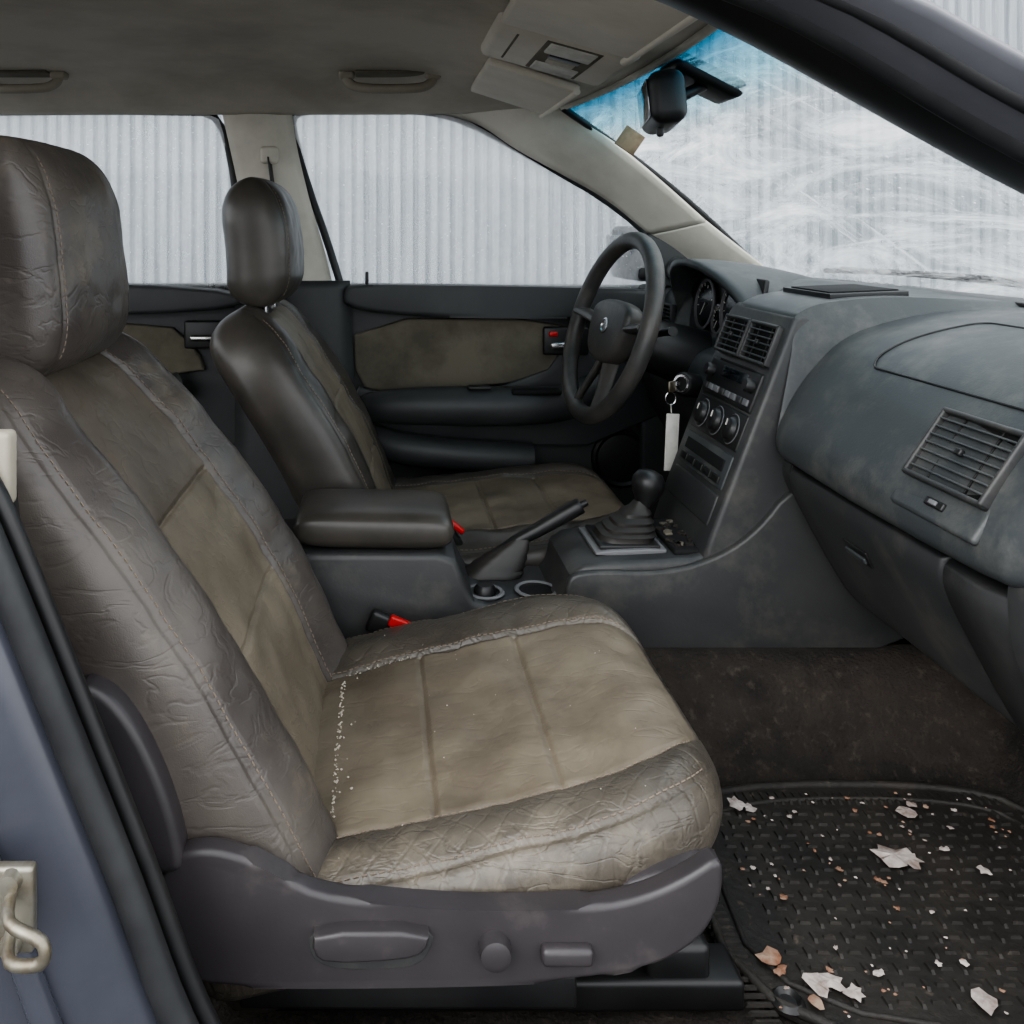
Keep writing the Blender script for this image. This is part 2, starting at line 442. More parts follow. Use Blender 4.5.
rbox('base_pan', (0.075,1.05,0.437), (0.34,0.50,0.04), 0.015, M_SEATPL, seat)
prism('base_front_trim', chaikin([(.20,.45),(.26,.46),(.29,.49),(.30,.515),(.25,.52),(.2,.50)],2), 0.785, 1.30, 0.01, M_SEATPL, seat)
prism('recess_panel', chaikin([(-.060,.492),(.048,.492),(.040,.455),(.0,.450),(-.060,.453)],2), 0.7632,0.767,0.001, M_DASH2, seat)
prism('height_lever', chaikin([(-.055,.492),(.042,.492),(.038,.474),(.018,.468),(-.045,.465),(-.057,.474)],1), 0.750, 0.768, 0.0035, M_SEATPL, seat)
lathe('recline_knob', [(0,0.014),(0.008,0.014),(0.0125,0.012),(0.014,0.0),(0.014,-0.005)], (0.097,0.764,0.470), (0,-1,0), M_SEATPL, seat)
rbox('lumbar_switch', (0.158,0.761,0.466), (0.044,0.014,0.016), 0.005, M_SEATPL, seat)
rbox('outer_rail', (0.025,0.815,0.402), (0.30,0.035,0.032), 0.004, M_BLK, seat)
rbox('outer_rail_foot', (0.10,0.86,0.365), (0.48,0.05,0.03), 0.006, M_BLK, seat)
rbox('inner_rail_foot', (0.10,1.27,0.375), (0.48,0.04,0.06), 0.006, M_BLK, seat)
rbox('rail_front_bracket', (0.28,0.86,0.39), (0.06,0.04,0.04), 0.008, M_BLK, seat)
rc = [(-.262,.695),(-.232,.688),(-.205,.655),(-.180,.60),(-.166,.545),(-.17,.532),(-.20,.532),(-.235,.585),(-.262,.635)]
prism('recliner_cover', chaikin(rc,2), 0.760, 0.80, 0.008, M_SEATPL, seat)
rbox('seat_hinge_block', (-0.17,0.83,0.53), (0.08,0.06,0.09), 0.02, M_SEATPL, seat)

dseat = root('car_seat')
build_seat(dseat, 1.75, (-0.02, 0.475, 0.10, 0.50), (0.015, 0.375, 0.50, 0.62), (-0.214, 0.935, 0.10, 0.24, 0.136), False, w=0.25)
rbox('base_pan', (0.18,1.75,0.435), (0.42,0.44,0.08), 0.02, M_SEATPL, dseat)
rbox('seat_rail', (0.18,1.60,0.36), (0.48,0.04,0.06), 0.006, M_BLK, dseat)
rbox('seat_rail_2', (0.18,1.92,0.36), (0.48,0.04,0.06), 0.006, M_BLK, dseat)

bench = root('rear_bench_seat')
pad('bench_cushion', (-1.35,1.42,0.46), (1,0,0.1), (-0.1,0,1), 0.5, lambda s: 0.6, 0.06,0.08,0.0,None,[M_LEAD],bench)
pad('bench_back', (-1.25,1.42,0.45), (-0.4,0,1), (1,0,0.4), 0.6, lambda s: 0.6, 0.06,0.08,0.0,None,[M_LEAD],bench)

# buckles
bk = root('seat_belt_buckle')
rbox('buckle_body', (0.016,1.310,0.498), (0.070,0.016,0.034), 0.006, M_BLK, bk, rot=(0.1,.40,0))
rbox('release_button', (0.030,1.299,0.508), (0.036,0.010,0.016), 0.003, M_RED, bk, rot=(0.1,.40,0))
rbox('buckle_stalk', (-0.01,1.318,0.45), (0.02,0.008,0.08), 0.003, M_BLK, bk, rot=(0,0.75,0))
bk2 = root('seat_belt_buckle')
rbox('buckle_body', (0.112,1.54,0.56), (0.03,0.02,0.07), 0.006, M_BLK, bk2, rot=(0,-0.6,0))
rbox('release_button', (0.130,1.53,0.572), (0.010,0.012,0.03), 0.003, M_RED, bk2, rot=(0,-0.9,0))

# ------------------------------------------------------------------ centre console
con = root('center_console')
cp = [(-.30,.40),(-.30,.60),(.085,.60),(.112,.59),(.128,.55),(.140,.527),(.16,.522),(.262,.522),(.272,.535),(.28,.568),(.30,.582),(.33,.586),(.46,.592),(.50,.60),(.80,.60),(.80,.447),(.25,.447),(.16,.42)]
prism('console_body', cp, 1.325, 1.495, 0.010, M_DASH2, con)
prism('console_front_skirt', chaikin([(.30,.447),(.275,.50),(.27,.565),(.30,.579),(.42,.575),(.50,.60),(.555,.64),(.60,.70),(.70,.72),(.82,.66),(.82,.447)],2), 1.315, 1.33, 0.005, M_DASH2, con)
def lidf(u, v):
    x=-.13+.242*u
    e=(max(0,1-((abs(u-.5)*2))**7))**(1/3.0)
    th=2*math.pi*v; ca,sa=math.cos(th),math.sin(th)
    hy=.080*(.75+.25*e); hz=.029*e
    y=hy*math.copysign(abs(ca)**.45,ca); z=hz*math.copysign(abs(sa)**.6,sa)
    return Vector((x,1.406+y,.630-.004*u+z))
gsurf('armrest_lid', lidf, 40, 40, M_LEAD, con, angle=70)
for i, (x, y, r) in enumerate(((.160,1.372,.026),(.240,1.380,.030))):
    lathe('cup_holder_ring_%d' % (i+1), [(r,0),(r+.004,.004),(r+.001,.006),(r-.003,.005),(r-.004,.0)], (x,y,.522), (0,0,1), M_GREYC, con)
    lathe('cup_holder_shade_%d' % (i+1), [(r-.003,.004),(r-.006,.0015),(0,.0012)], (x,y,.522), (0,0,1), M_DARK, con)  # black disc on the uncut deck paints the shade of a well
lathe('cup_holder_knob', [(0,.014),(.012,.013),(.016,.008),(.017,0)], (.160,1.372,.524), (0,0,1), M_BLK, con)
rbox('console_tray_dark', (.475,1.42,.594), (.07,.15,.010), 0.004, M_DARK, con)
for i in range(26):
    rbox('tray_dirt_%d' % (i+1), (.442+random.random()*.06,1.355+random.random()*.13,.600), (.012,.010,.004), 0.001, M_CARP if i%3 else M_DOORI, con, rot=(0,0,random.random()*3))
# handbrake
hb = root('handbrake_lever')
lever = catmull([(.185,1.455,.545),(.215,1.455,.570),(.255,1.455,.592),(.30,1.455,.618),(.325,1.455,.632)],6)
nL = len(lever)
tube('lever_grip', lever, [0.010+0.003*sstep(.2,.8,i/nL)-0.004*sstep(.93,1,i/nL) for i in range(nL)], M_BLK, hb, n=16)
lathe('lever_button', [(0,.012),(.005,.011),(.006,0)], (.325,1.455,.632), (.9,0,.45), M_BLK, hb)
bt = [(0.058,0.0),(0.056,0.006),(0.050,0.010),(0.049,0.016),(0.043,0.021),(0.041,0.027),(0.034,0.033),(0.031,0.040),(0.022,0.048),(0.015,0.056)]
def bootf(prof, c, sx, sy, lean, nm, par, mm):
    verts=[];faces=[];n=32
    for r,h in prof:
        for j in range(n):
            th=2*math.pi*j/n; ca=math.cos(th); sa=math.sin(th); e=0.6
            x=r*sx*math.copysign(abs(ca)**e,ca); y=r*sy*math.copysign(abs(sa)**e,sa)
            verts.append((c[0]+x+lean*h, c[1]+y, c[2]+h))
    for i in range(len(prof)-1):
        for j in range(n): faces.append((i*n+j,i*n+(j+1)%n,(i+1)*n+(j+1)%n,(i+1)*n+j))
    return mesh_obj(nm,verts,faces,mm,par)
bootf(bt, (.178,1.452,.523), 0.85,0.50,0.9,'lever_boot',hb,M_BOOT)
# shifter
sh = root('gear_shifter')
prism('shifter_bezel', chaikin([(.325,.585),(.325,.593),(.432,.597),(.432,.588)],1), 1.355, 1.472, 0.004, M_GREYC, sh)
rbox('shifter_bezel_inner', (.379,1.412,.596), (.092,.10,.006), 0.002, M_BLK, sh)
bt2 = [(0.046,0.0),(0.045,0.005),(0.046,0.009),(0.039,0.013),(0.040,0.017),(0.032,0.022),(0.033,0.027),(0.024,0.033),(0.024,0.038),(0.015,0.046),(0.011,0.056)]
bootf(bt2,(.380,1.412,.598),0.95,0.95,0.55,'shifter_boot',sh,M_BOOT)
tube('shifter_stick', [(.405,1.412,.635),(.414,1.412,.665)], 0.0075, M_BLK, sh)
lathe('shifter_knob', [(0.009,-.040),(0.012,-.034),(0.013,-.022),(0.021,-.008),(0.0255,.006),(0.025,.016),(0.019,.026),(0.009,.030),(0,.031)], (.419,1.412,.670), (.2,0,1), M_BLK, sh)

# ------------------------------------------------------------------ dashboard
da = root('dashboard')
Pp = [(.70,.738),(.588,.744),(.568,.772),(.588,.822),(.625,.874),(.680,.922),(.77,.950),(.89,.963),(1.06,.965)]
Pc_ = [(.72,.93),(.64,.932),(.620,.937),(.612,.945),(.620,.956),(.66,.970),(.76,.978),(.89,.973),(1.08,.965)]
Pd = [(.70,.76),(.605,.765),(.580,.80),(.600,.845),(.660,.870),(.675,.94),(.75,.985),(.88,.977),(1.06,.965)]
Pe = [(.70,.76),(.65,.765),(.640,.80),(.640,.85),(.645,.90),(.67,.945),(.75,.975),(.88,.970),(1.0,.965)]
def shr(P, k, c=(.80,.86)): return [(c[0]+(x-c[0])*k, c[1]+(z-c[1])*k) for x,z in P]
def sft(P, dx): return [(x+dx*(1-i/8), z) for i,(x,z) in enumerate(P)]
stn = [(.785,shr(Pp,.80)),(.80,shr(Pp,.93)),(.83,shr(Pp,.985)),(.87,Pp),(.95,sft(Pp,-.004)),(1.10,sft(Pp,-.006)),(1.22,Pp),(1.285,sft(Pp,.004)),(1.315,sft(Pp,.014)),
       (1.328,Pc_),(1.42,Pc_),(1.53,Pc_),(1.565,[( (a[0]+b[0])/2,(a[1]+b[1])/2) for a,b in zip(Pc_,Pd)]),(1.60,Pd),(1.75,Pd),(1.92,Pd),(1.96,Pe),(2.03,Pe),(2.07,shr(Pe,.97))]
nv = 6
rows = []
for y, P in stn: rows.append([(x, y, z) for x, z in catmull(P, nv)])
cols = len(rows[0]); dense = []
for i in range(len(rows)-1):
    for k in range(5):
        t = k/5; dense.append([tuple(Vector(a).lerp(Vector(b), t)) for a, b in zip(rows[i], rows[i+1])])
dense.append(rows[-1])
verts = [v for r in dense for v in r]; faces = []
for i in range(len(dense)-1):
    for j in range(cols-1): faces.append((i*cols+j, i*cols+j+1, (i+1)*cols+j+1, (i+1)*cols+j))
faces.append(tuple(range(cols)))
mesh_obj('upper_pad', verts, faces, M_DASH, da, angle=45)
def padpt(x, y, off=0):
    P = [(a-.005*(1-i/96),b) for i,(a,b) in enumerate(catmull(Pp, 12))]
    for i in range(len(P)-1):
        if P[i][0] <= x <= P[i+1][0] and P[i][1] > .8:
            t = (x-P[i][0])/max(1e-6,P[i+1][0]-P[i][0]); z = P[i][1]+t*(P[i+1][1]-P[i][1])
            dx=P[i+1][0]-P[i][0]; dz=P[i+1][1]-P[i][1]; l=math.hypot(dx,dz)
            return Vector((x-dz/l*off, y, z+dx/l*off))
    return Vector((x,y,.96))
loop = []
x0,x1,y0,y1,rr = .645,.80,.84,1.19,.022
for cx,cy_,a0 in ((x1-rr,y1-rr,0),(x0+rr,y1-rr,90),(x0+rr,y0+rr,180),(x1-rr,y0+rr,270)):
    for k in range(7):
        a = math.radians(a0+15*k); loop.append((cx+rr*math.cos(a), cy_+rr*math.sin(a)))
lp = []
for i in range(len(loop)):
    a=loop[i]; b=loop[(i+1)%len(loop)]
    for k in range(8): lp.append(padpt(a[0]+(b[0]-a[0])*k/8, a[1]+(b[1]-a[1])*k/8, 0.0004))
tube('airbag_cover_seam', lp, 0.0015, M_BLK, da, n=6, closed=True)
prism('top_tray_pad', [(.68,.970),(.68,.980),(.80,.985),(.80,.975)], 1.36, 1.52, 0.002, M_BLK, da)  # solid black pad and sheet paint the shade of an open tray
rbox('top_tray_shade', (.74,1.44,.9835), (.105,.13,.002), 0.0005, M_DARK, da, rot=(0,-.04,0))
rbox('windshield_defroster', (.95,1.42,.968), (.03,1.0,.006), 0.002, M_BLK, da)
Gp = [(.70,.738),(.600,.738),(.583,.729),(.588,.70),(.618,.64),(.655,.575),(.675,.553),(.71,.548),(.80,.56)]
def loft_y(name, st, m, par, nv=5, caps=True):
    rows=[[(x,y,z) for x,z in catmull(P,nv)] for y,P in st]
    c=len(rows[0]); V=[v for r in rows for v in r]; F=[]
    for i in range(len(rows)-1):
        for j in range(c-1): F.append((i*c+j,i*c+j+1,(i+1)*c+j+1,(i+1)*c+j))
    if caps:
        F.append(tuple(range(c))); F.append(tuple((len(rows)-1)*c+j for j in range(c)))
    return mesh_obj(name,V,F,m,par,angle=50)
def gsh(d, k=0.0): return [(x+d, z+(d*.3)) for x,z in Gp]
loft_y('glove_box_door', [(.935,gsh(.012)),(.938,gsh(.003)),(.943,gsh(0)),(1.25,gsh(0)),(1.285,gsh(.003)),(1.30,gsh(.012))], M_DASH2, da)
loft_y('lower_dash_end', [(.80,gsh(.05)),(.81,gsh(.02)),(.83,gsh(.002)),(.86,gsh(-.006)),(.925,gsh(-.004)),(.930,gsh(.002)),(.933,gsh(.012))], M_DASH2, da)
loft_y('lower_dash_center', [(1.30,gsh(.01)),(1.33,gsh(.01))], M_DASH2, da)
Gd = [(.70,.76),(.62,.765),(.60,.755),(.61,.70),(.64,.64),(.68,.58),(.70,.56),(.74,.55),(.80,.56)]
loft_y('lower_dash_driver', [(1.56,Gd),(2.05,Gd)], M_DASH2, da)
rbox('glove_box_latch', (.600,1.13,.672), (.004,.055,.022), 0.002, M_BLK, da, rot=(0,-.45,0))
rbox('glove_box_latch_pull', (.598,1.13,.669), (.004,.045,.008), 0.0015, M_DASH, da, rot=(0,-.45,0))
rbox('dash_emblem_plate', (.571,1.05,.790),(.003,.05,.007),0.001,M_BLK,da,rot=(0,0.4,0))
loft_y('dash_end_panel', [(y,[(.60+d,.80),(.585+d,.74),(.60+d,.66),(.66+d,.56),(.74+d,.52)]) for y,d in ((.775,.035),(.785,.012),(.80,.0),(.835,-.003),(.845,.015))], M_DASH2, da)

# vents
def vent(par, M, w, h, n, nm, dark=M_DARK, fr=M_DASH2, tab=True):
    t = 0.006
    rbox(nm+'_frame_top', (0,h/2,-.002), (w+t*2,t,0.014), .0028, fr, par, M)
    rbox(nm+'_frame_bottom', (0,-h/2,-.002), (w+t*2,t,0.014), .0028, fr, par, M)
    rbox(nm+'_frame_left', (-w/2-t/2,0,-.002), (t,h+t,0.014), .0028, fr, par, M)
    rbox(nm+'_frame_right', (w/2+t/2,0,-.002), (t,h+t,0.014), .0028, fr, par, M)
    rbox(nm+'_shade_plate', (0,0,-0.006), (w,h,0.004), 0, dark, par, M)  # solid black plate paints in the shade between the slats
    for i in range(n):
        rbox('%s_slat_%d' % (nm, i+1), (0,-h/2+h*(i+1)/(n+1),0.001), (w,0.0022,0.006), .0008, M_DASH, par, M, rot=(0.2,0,0))
    for k in (-.25,.25):
        rbox('%s_rib_%d' % (nm, 1 if k<0 else 2), (w*k,0,-0.0025), (0.0025,h,0.003), .0005, M_BLK, par, M)
    if tab: rbox(nm+'_tab', (0,0,0.005), (0.010,0.008,0.006), .002, M_BLK, par, M)
def frameM(o, x, y):
    x = Vector(x).normalized(); y = Vector(y); y = (y-x*x.dot(y)).normalized(); z = x.cross(y)
    return Matrix(((x.x,y.x,z.x,o[0]),(x.y,y.y,z.y,o[1]),(x.z,y.z,z.z,o[2]),(0,0,0,1)))
MV = frameM((.6005,.926,.834), (0.0,-1,0), (0.57,0,.84))
rbox('end_vent_bezel', (0,-0.004,-0.003), (.140,.125,.010), .005, M_DASH, da, MV)
vent(da, MV @ Matrix.Translation((0,.010,.0075)), .118, .080, 7, 'end_vent')
rbox('end_vent_thumbwheel', (0.0,-.048,.002), (.03,.009,.007), .002, M_BLK, da, MV)
rbox('end_vent_thumbwheel_2', (0.0,-.048,.006), (.012,.005,.003), .001, M_GREYC, da, MV)
# centre stack
st_ = da
prism('stack_body', [(.470,.575),(.485,.62),(.608,.945),(.618,.952),(.92,.952),(.92,.447),(.51,.447),(.495,.56)], 1.325, 1.56, 0.008, M_DASH2, st_)
MS = frameM((.487,1.4425,.612), (0,-1,0), (.354,0,.935))
rbox('stack_fascia', (0,.205,.001), (.215,.29,.006), .003, M_DASH, st_, MS)
for k, xx in ((1,-.052),(2,.052)):
    vent(st_, MS @ Matrix.Translation((xx,.307,.0095)), .088, .060, 5, 'center_vent_%d' % k)
rbox('radio_body', (0,.232,.004), (.195,.062,.010), .003, M_BLK, st_, MS)
rbox('radio_display', (.01,.246,.0095), (.10,.018,.002), .0005, M_LCD, st_, MS)
rbox('radio_slot', (0,.263,.0095), (.13,.004,.002), .0005, M_DARK, st_, MS)
for i in range(8): rbox('radio_button_%d' % (i+1), (-.085+.0235*i,.214,.010), (.017,.010,.004), .001, M_GREYC if i%3 else M_DASH2, st_, MS)
for k, xx in ((1,-.08),(2,.08)):
    lathe('radio_knob_%d' % k, [(.011,0),(.011,.010),(.009,.013),(0,.013)], MS@Vector((xx,.240,.009)), MS.to_3x3()@Vector((0,0,1)), M_BLK, st_, 20)
rbox('climate_panel', (0,.168,.003), (.195,.058,.008), .003, M_BLK, st_, MS)
for k, xx in ((1,-.062),(2,0),(3,.062)):
    lathe('climate_knob_%d' % k, [(.023,0),(.023,.003),(.019,.004),(.017,.010),(.014,.012),(0,.012)], MS@Vector((xx,.168,.006)), MS.to_3x3()@Vector((0,0,1)), M_BLK, st_, 24)
    lathe('climate_ring_%d' % k, [(.0225,.0),(.0245,.002),(.0225,.003)], MS@Vector((xx,.168,.006)), MS.to_3x3()@Vector((0,0,1)), M_GREYC, st_, 24)
    rbox('climate_pointer_%d' % k, (xx,.176,.0185), (.002,.010,.002), 0, M_TAG, st_, MS)
rbox('lower_panel', (0,.105,.003), (.195,.055,.008), .003, M_DASH, st_, MS)
rbox('ashtray_slot', (0,.112,.007), (.16,.018,.004), .001, M_DARK, st_, MS)
for i in range(5): rbox('switch_%d' % (i+1), (-.07+.035*i,.090,.008), (.028,.012,.004), .001, M_BLK, st_, MS)
rbox('ashtray_lid', (0,.045,.003), (.19,.05,.008), .004, M_DASH2, st_, MS)

# instrument cluster
ic = da
def hoodf(u, v):
    th = math.pi*u
    sn = math.sin(th)
    lip = .655-.06*sn
    X = lip+(.87-lip)*v
    return Vector((X, 1.765-.195*math.cos(th)*(1+.05*v), .865+.148*(sn**.62 if sn>0 else 0)*(1-.32*v*v)))
gsurf('cluster_hood', hoodf, 40, 12, M_DASH, ic, 0.014)
rbox('cluster_backing', (.672,1.765,.915), (.01,.36,.15), .004, M_BLK, ic, rot=(0,.15,0))
for i, (yy, r) in enumerate(((1.69,.05),(1.83,.05),(1.76,.028))):
    zz = .925 if i < 2 else .90
    lathe('gauge_face_%d' % (i+1), [(r,0),(r,.002),(0,.002)], (.664,yy,zz), (-1,0,.15), M_LCD, ic)
    lathe('gauge_ring_%d' % (i+1), [(r,.0),(r+.003,.006),(r-.002,.007),(r-.003,.002)], (.664,yy,zz), (-1,0,.15), M_GREYC, ic)
    for k in range(11):
        a = math.radians(-120+24*k)
        rbox('gauge_tick_%d_%d' % (i+1, k+1), (.661,yy-math.sin(a)*r*.8,zz+math.cos(a)*r*.8), (.001,.002,.006), 0, M_TAG, ic, rot=(a,0,0))
    rbox('gauge_needle_%d' % (i+1), (.659,yy+.01,zz-.01), (.001,.002,r*.8), 0, M_TAG, ic, rot=(.8,0,0))
MF = frameM((.636,2.00,.885), (0,-1,0), (.05,0,1))
vent(da, MF, .075, .05, 5, 'driver_vent')
lathe('tweeter', [(0,.004),(.012,.004),(.018,.0),(.024,.004),(.028,.003),(.03,-.004)], (.68,2.05,.985), (-.3,-.9,.2), M_BLK, da)

# ------------------------------------------------------------------ steering wheel
sw = root('steering_wheel')
cw = Vector((.446,1.75,.888)); upv = Vector((.30,0,.954)).normalized(); rv = Vector((.12,-1,0)).normalized(); nv_ = rv.cross(upv).normalized()
upv = nv_.cross(rv).normalized()
R = .176
ring = []
for i in range(64):
    a = 2*math.pi*i/64; ring.append(cw+(rv*math.cos(a)+upv*math.sin(a))*R)
tube('wheel_rim', ring, 0.017, M_STEER, sw, n=14, closed=True)
MW = frameM(cw, rv, upv)
def wl(x,y,z): return MW@Vector((x,y,z))
hp = chaikin([(-.085,.055),(.085,.055),(.092,0),(.06,-.07),(-.06,-.07),(-.092,0)],3)
bm = bmesh.new(); vs=[bm.verts.new((x,y,-.03)) for x,y in hp]; f=bm.faces.new(vs)
r_=bmesh.ops.extrude_face_region(bm, geom=[f])
for e in r_['geom']:
    if isinstance(e, bmesh.types.BMVert): e.co.z=.010
bmesh.ops.bevel(bm, geom=[e for e in bm.edges if abs(e.verts[0].co.z-e.verts[1].co.z)<1e-6], offset=.012, segments=4, profile=.5, affect='EDGES')
bmesh.ops.transform(bm, matrix=MW, verts=bm.verts); finish('airbag_pad', bm, M_STEER, sw)
lathe('wheel_emblem', [(.016,0),(.016,.003),(.012,.004),(.011,.002),(0,.002)], wl(0,0,.009), nv_, M_CHR, sw, 24)
for i, (ax, ay, wd) in enumerate(((-1,.10,.026),(1,.10,.026),(-.35,-1,.020),(.35,-1,.020))):
    d = Vector((ax,ay)).normalized(); pts=[wl(d.x*r0, d.y*r0, z) for r0,z in ((.045,-.018),(.09,-.012),(.135,-.006),(.172,0))]
    tube('spoke_%d' % (i+1), pts, [wd,wd*.85,wd*.75,wd*.8], M_STEER, sw, n=12, flat=.45)
cdir = Vector((.952,0,-.30)).normalized()
tube('column_shroud', [cw+cdir*d+Vector((0,0,-.01)) for d in (.025,.06,.12,.18)], [.04,.05,.055,.06], M_BLK, sw, n=24)
tube('wiper_stalk', [wl(.05,.01,-.07), wl(.11,.02,-.06), wl(.15,.025,-.055)], [.006,.007,.009], M_BLK, sw)
tube('turn_signal_stalk', [wl(-.05,.01,-.07), wl(-.11,.02,-.06), wl(-.15,.025,-.055)], [.006,.007,.009], M_BLK, sw)

lathe('ignition_bezel', [(.022,-.04),(.022,.0),(.018,.006),(.013,.007),(.012,.003),(0,.003)], (.545,1.615,.80), (-.75,-.6,.2), M_BLK, da)
lathe('ignition_ring', [(.014,.006),(.016,.009),(.012,.009)], (.545,1.615,.80), (-.75,-.6,.2), M_CHR, da)
ky = root('ignition_key')
rbox('key_blade', (.526,1.60,.803), (.024,.003,.008), .001, M_CHR, ky, rot=(0,0,.7))
rbox('key_head', (.515,1.588,.800), (.020,.005,.020), .003, M_METAL, ky, rot=(0,0,.7))
tube('key_ring', [Vector((.512+.009*math.cos(a),1.585,.780+.011*math.sin(a))) for a in [2*math.pi*i/20 for i in range(20)]], .0010, M_CHR, ky, n=6, closed=True)
tube('tag_string', [(.512,1.584,.770),(.512,1.582,.755)], .001, M_TAG, ky, n=6)
rbox('paper_tag', (.512,1.58,.704), (.024,.003,.100), .001, M_TAG, ky, rot=(0,.05,.15))

# ------------------------------------------------------------------ body shell
body = root('car_body')
def q_(Y): return (Y-1.41)/.6
def Xh(Y): return .385+.05*(1-q_(Y)**2)
def Xb(Y): return .93+.12*(1-q_(Y)**2)
def zc(Y):
    a = abs(Y-1.42)
    return 1.418-.035*(a/.45)**2*.6 if a < .45 else 1.397-.055*sstep(.43,.63,a)
def ceilf(u, v):
    Y = .80+u*(2.045-.80)
    xe = Xh(Y); x = -1.7+v*(xe+1.7)
    z = zc(Y)
    z -= (z-1.347)*sstep(.02, xe, x)
    return Vector((x, Y, z))
gsurf('ceiling', ceilf, 50, 90, M_HEAD, body, 0.01)
gsurf('roof_panel', lambda u,v: Vector((-1.75+v*2.15,.74+u*1.36,1.46-.10*(2*u-1)**4-.05*sstep(.85,1,v))), 30, 30, M_PAINT, body, 0.004)
tube('header_trim', [(Xh(Y)+.004,Y,1.343) for Y in [.88+i*(1.08/20) for i in range(21)]], .009, M_PIL, body)
def wsf(u, v):
    Yh=.87+u*(1.955-.87); Yb=.74+u*(2.09-.74)
    a=Vector((Xh(Yh),Yh,1.343)); b=Vector((Xb(Yb)-.0,Yb,.958))
    p=a.lerp(b,v); p += Vector((.01,0,.016))*math.sin(math.pi*v); return p
gsurf('windshield', wsf, 30, 16, M_WS, body)
lowE=[(.10,2.07,1.357),(.22,2.07,1.325),(.320,2.07,1.262),(.503,2.075,1.160),(.618,2.08,1.066)]
uppE=[(.30,1.99,1.37),(.36,1.965,1.36),(.425,1.95,1.325),(.563,1.96,1.222),(.72,1.99,1.095)]
strip('a_pillar_trim', lowE, uppE, M_PIL, body, .012, bulge=(0,-.012,.0))
strip('a_pillar_lower', [(.618,2.08,1.066),(.68,2.08,1.02),(.74,2.08,.96)], [(.72,1.99,1.095),(.80,2.0,1.035),(.90,2.02,.965)], M_PIL, body, .012, bulge=(0,-.012,0))
prism('mirror_sail_trim', [(.625,.945),(.615,1.068),(.70,1.03),(.80,.965),(.80,.945)], 2.06, 2.09, .006, M_DOOR, body)
tube('windshield_edge_seal', [wsf(.985,i/20)+Vector((0,0,-.006)) for i in range(21)], .008, M_BLK, body)
strip('roof_rail_trim', [(-1.7,2.04,1.349),(-.4,2.04,1.349),(.15,2.04,1.349),(.30,2.0,1.36)], [(-1.7,2.07,1.352),(-.4,2.07,1.352),(.05,2.07,1.357),(.20,2.07,1.335)], M_PIL, body, .012)
strip('b_pillar_trim', [(-.365,2.06,1.37),(-.345,2.065,1.28),(-.318,2.07,1.15),(-.30,2.08,1.03),(-.29,2.08,.90)], [(-.205,2.06,1.37),(-.195,2.065,1.28),(-.165,2.07,1.15),(-.13,2.08,1.03),(-.10,2.08,.90)], M_PIL, body, .012, bulge=(0,-.02,0))
strip('b_pillar_lower', [(-.33,2.06,.96),(-.33,2.06,.6),(-.33,2.06,.33)], [(-.07,2.06,.96),(-.05,2.06,.6),(-.0,2.06,.33)], M_DOOR, body, .012, bulge=(0,-.02,0))
tube('far_belt', [(-.25,2.035,1.24),(-.22,2.03,1.0),(-.20,2.03,.7)], .018, M_BLK, body, n=10, flat=.12)
rbox('far_belt_guide', (-.25,2.035,1.245), (.04,.02,.04), .008, M_PIL, body)
fw=[(-.085,.93),(-.125,1.06),(-.165,1.17),(-.195,1.28),(-.205,1.335),(-.17,1.352),(-.05,1.355),(.10,1.352),(.20,1.327),(.32,1.262),(.42,1.205),(.503,1.158),(.60,1.085),(.622,1.05),(.632,.93)]
tube('window_seal_front', [(x,2.078,z) for x,z in chaikin(fw,1,False)], .009, M_RUB, body, n=8)
rw=[(-1.15,.93),(-1.15,1.345),(-.42,1.352),(-.37,1.33),(-.345,1.25),(-.325,1.10),(-.315,.93)]
tube('window_seal_rear', [(x,2.078,z) for x,z in chaikin(rw,1,False)], .009, M_RUB, body, n=8)
def glassprism(nm, pts):
    bm=bmesh.new(); bm.faces.new([bm.verts.new((x,2.095-.03*max(0,(z-.95)/.4),z)) for x,z in pts]); return finish(nm,bm,M_SG,body,smooth=False)
glassprism('window_1', fw); glassprism('window_2', rw)
def floorf(u, v):
    x=-1.7+u*2.9; y=.74+v*1.36
    z=.335
    tun=sstep(1.20,1.30,y)*(1-sstep(1.54,1.64,y)); z+=tun*.13
    z+=sstep(.78,1.05,x)*.33
    z+=.06*(1-sstep(.755,.80,y))
    return Vector((x,y,z))
gsurf('floor', floorf, 90, 80, M_CARP, body, .004)
rbox('firewall', (1.13,1.42,.62), (.05,1.36,.60), .01, M_DARK, body)
gsurf('cowl', lambda u,v: Vector((1.02+v*.35, .75+u*1.33, .945-.03*v)), 6,4, M_BLK, body, .006)
rbox('rear_bulkhead', (-1.68,1.42,.62), (.05,1.36,.62), .01, M_LEAD, body)
rbox('kick_panel', (.80,2.085,.62), (.40,.03,.66), .01, M_DOOR, body)
tube('near_sill', [(-.05,.70,.335),(.4,.70,.33),(1.1,.70,.33)], .045, M_PAINT, body, n=16)
wp = root('windshield_wiper')
tube('wiper_arm', catmull([(1.00,2.02,.985),(1.04,1.80,.990),(1.075,1.50,.985),(1.075,1.30,.975)],5), .006, M_BLK, wp, n=8)
tube('wiper_blade', catmull([(1.00,1.95,.992),(1.06,1.62,.992),(1.08,1.30,.988),(1.06,1.05,.985)],5), .005, M_RUB, wp, n=8)
seal=[(-.40,.70,1.33),(-.39,.70,1.10),(-.345,.69,.93),(-.308,.68,.871),(-.276,.68,.795),(-.238,.68,.70),(-.193,.68,.587),(-.152,.68,.478),(-.105,.685,.39),(-.05,.69,.34)]
tube('b_pillar_seal', catmull(seal,5), .0125, M_RUB, body, n=12)
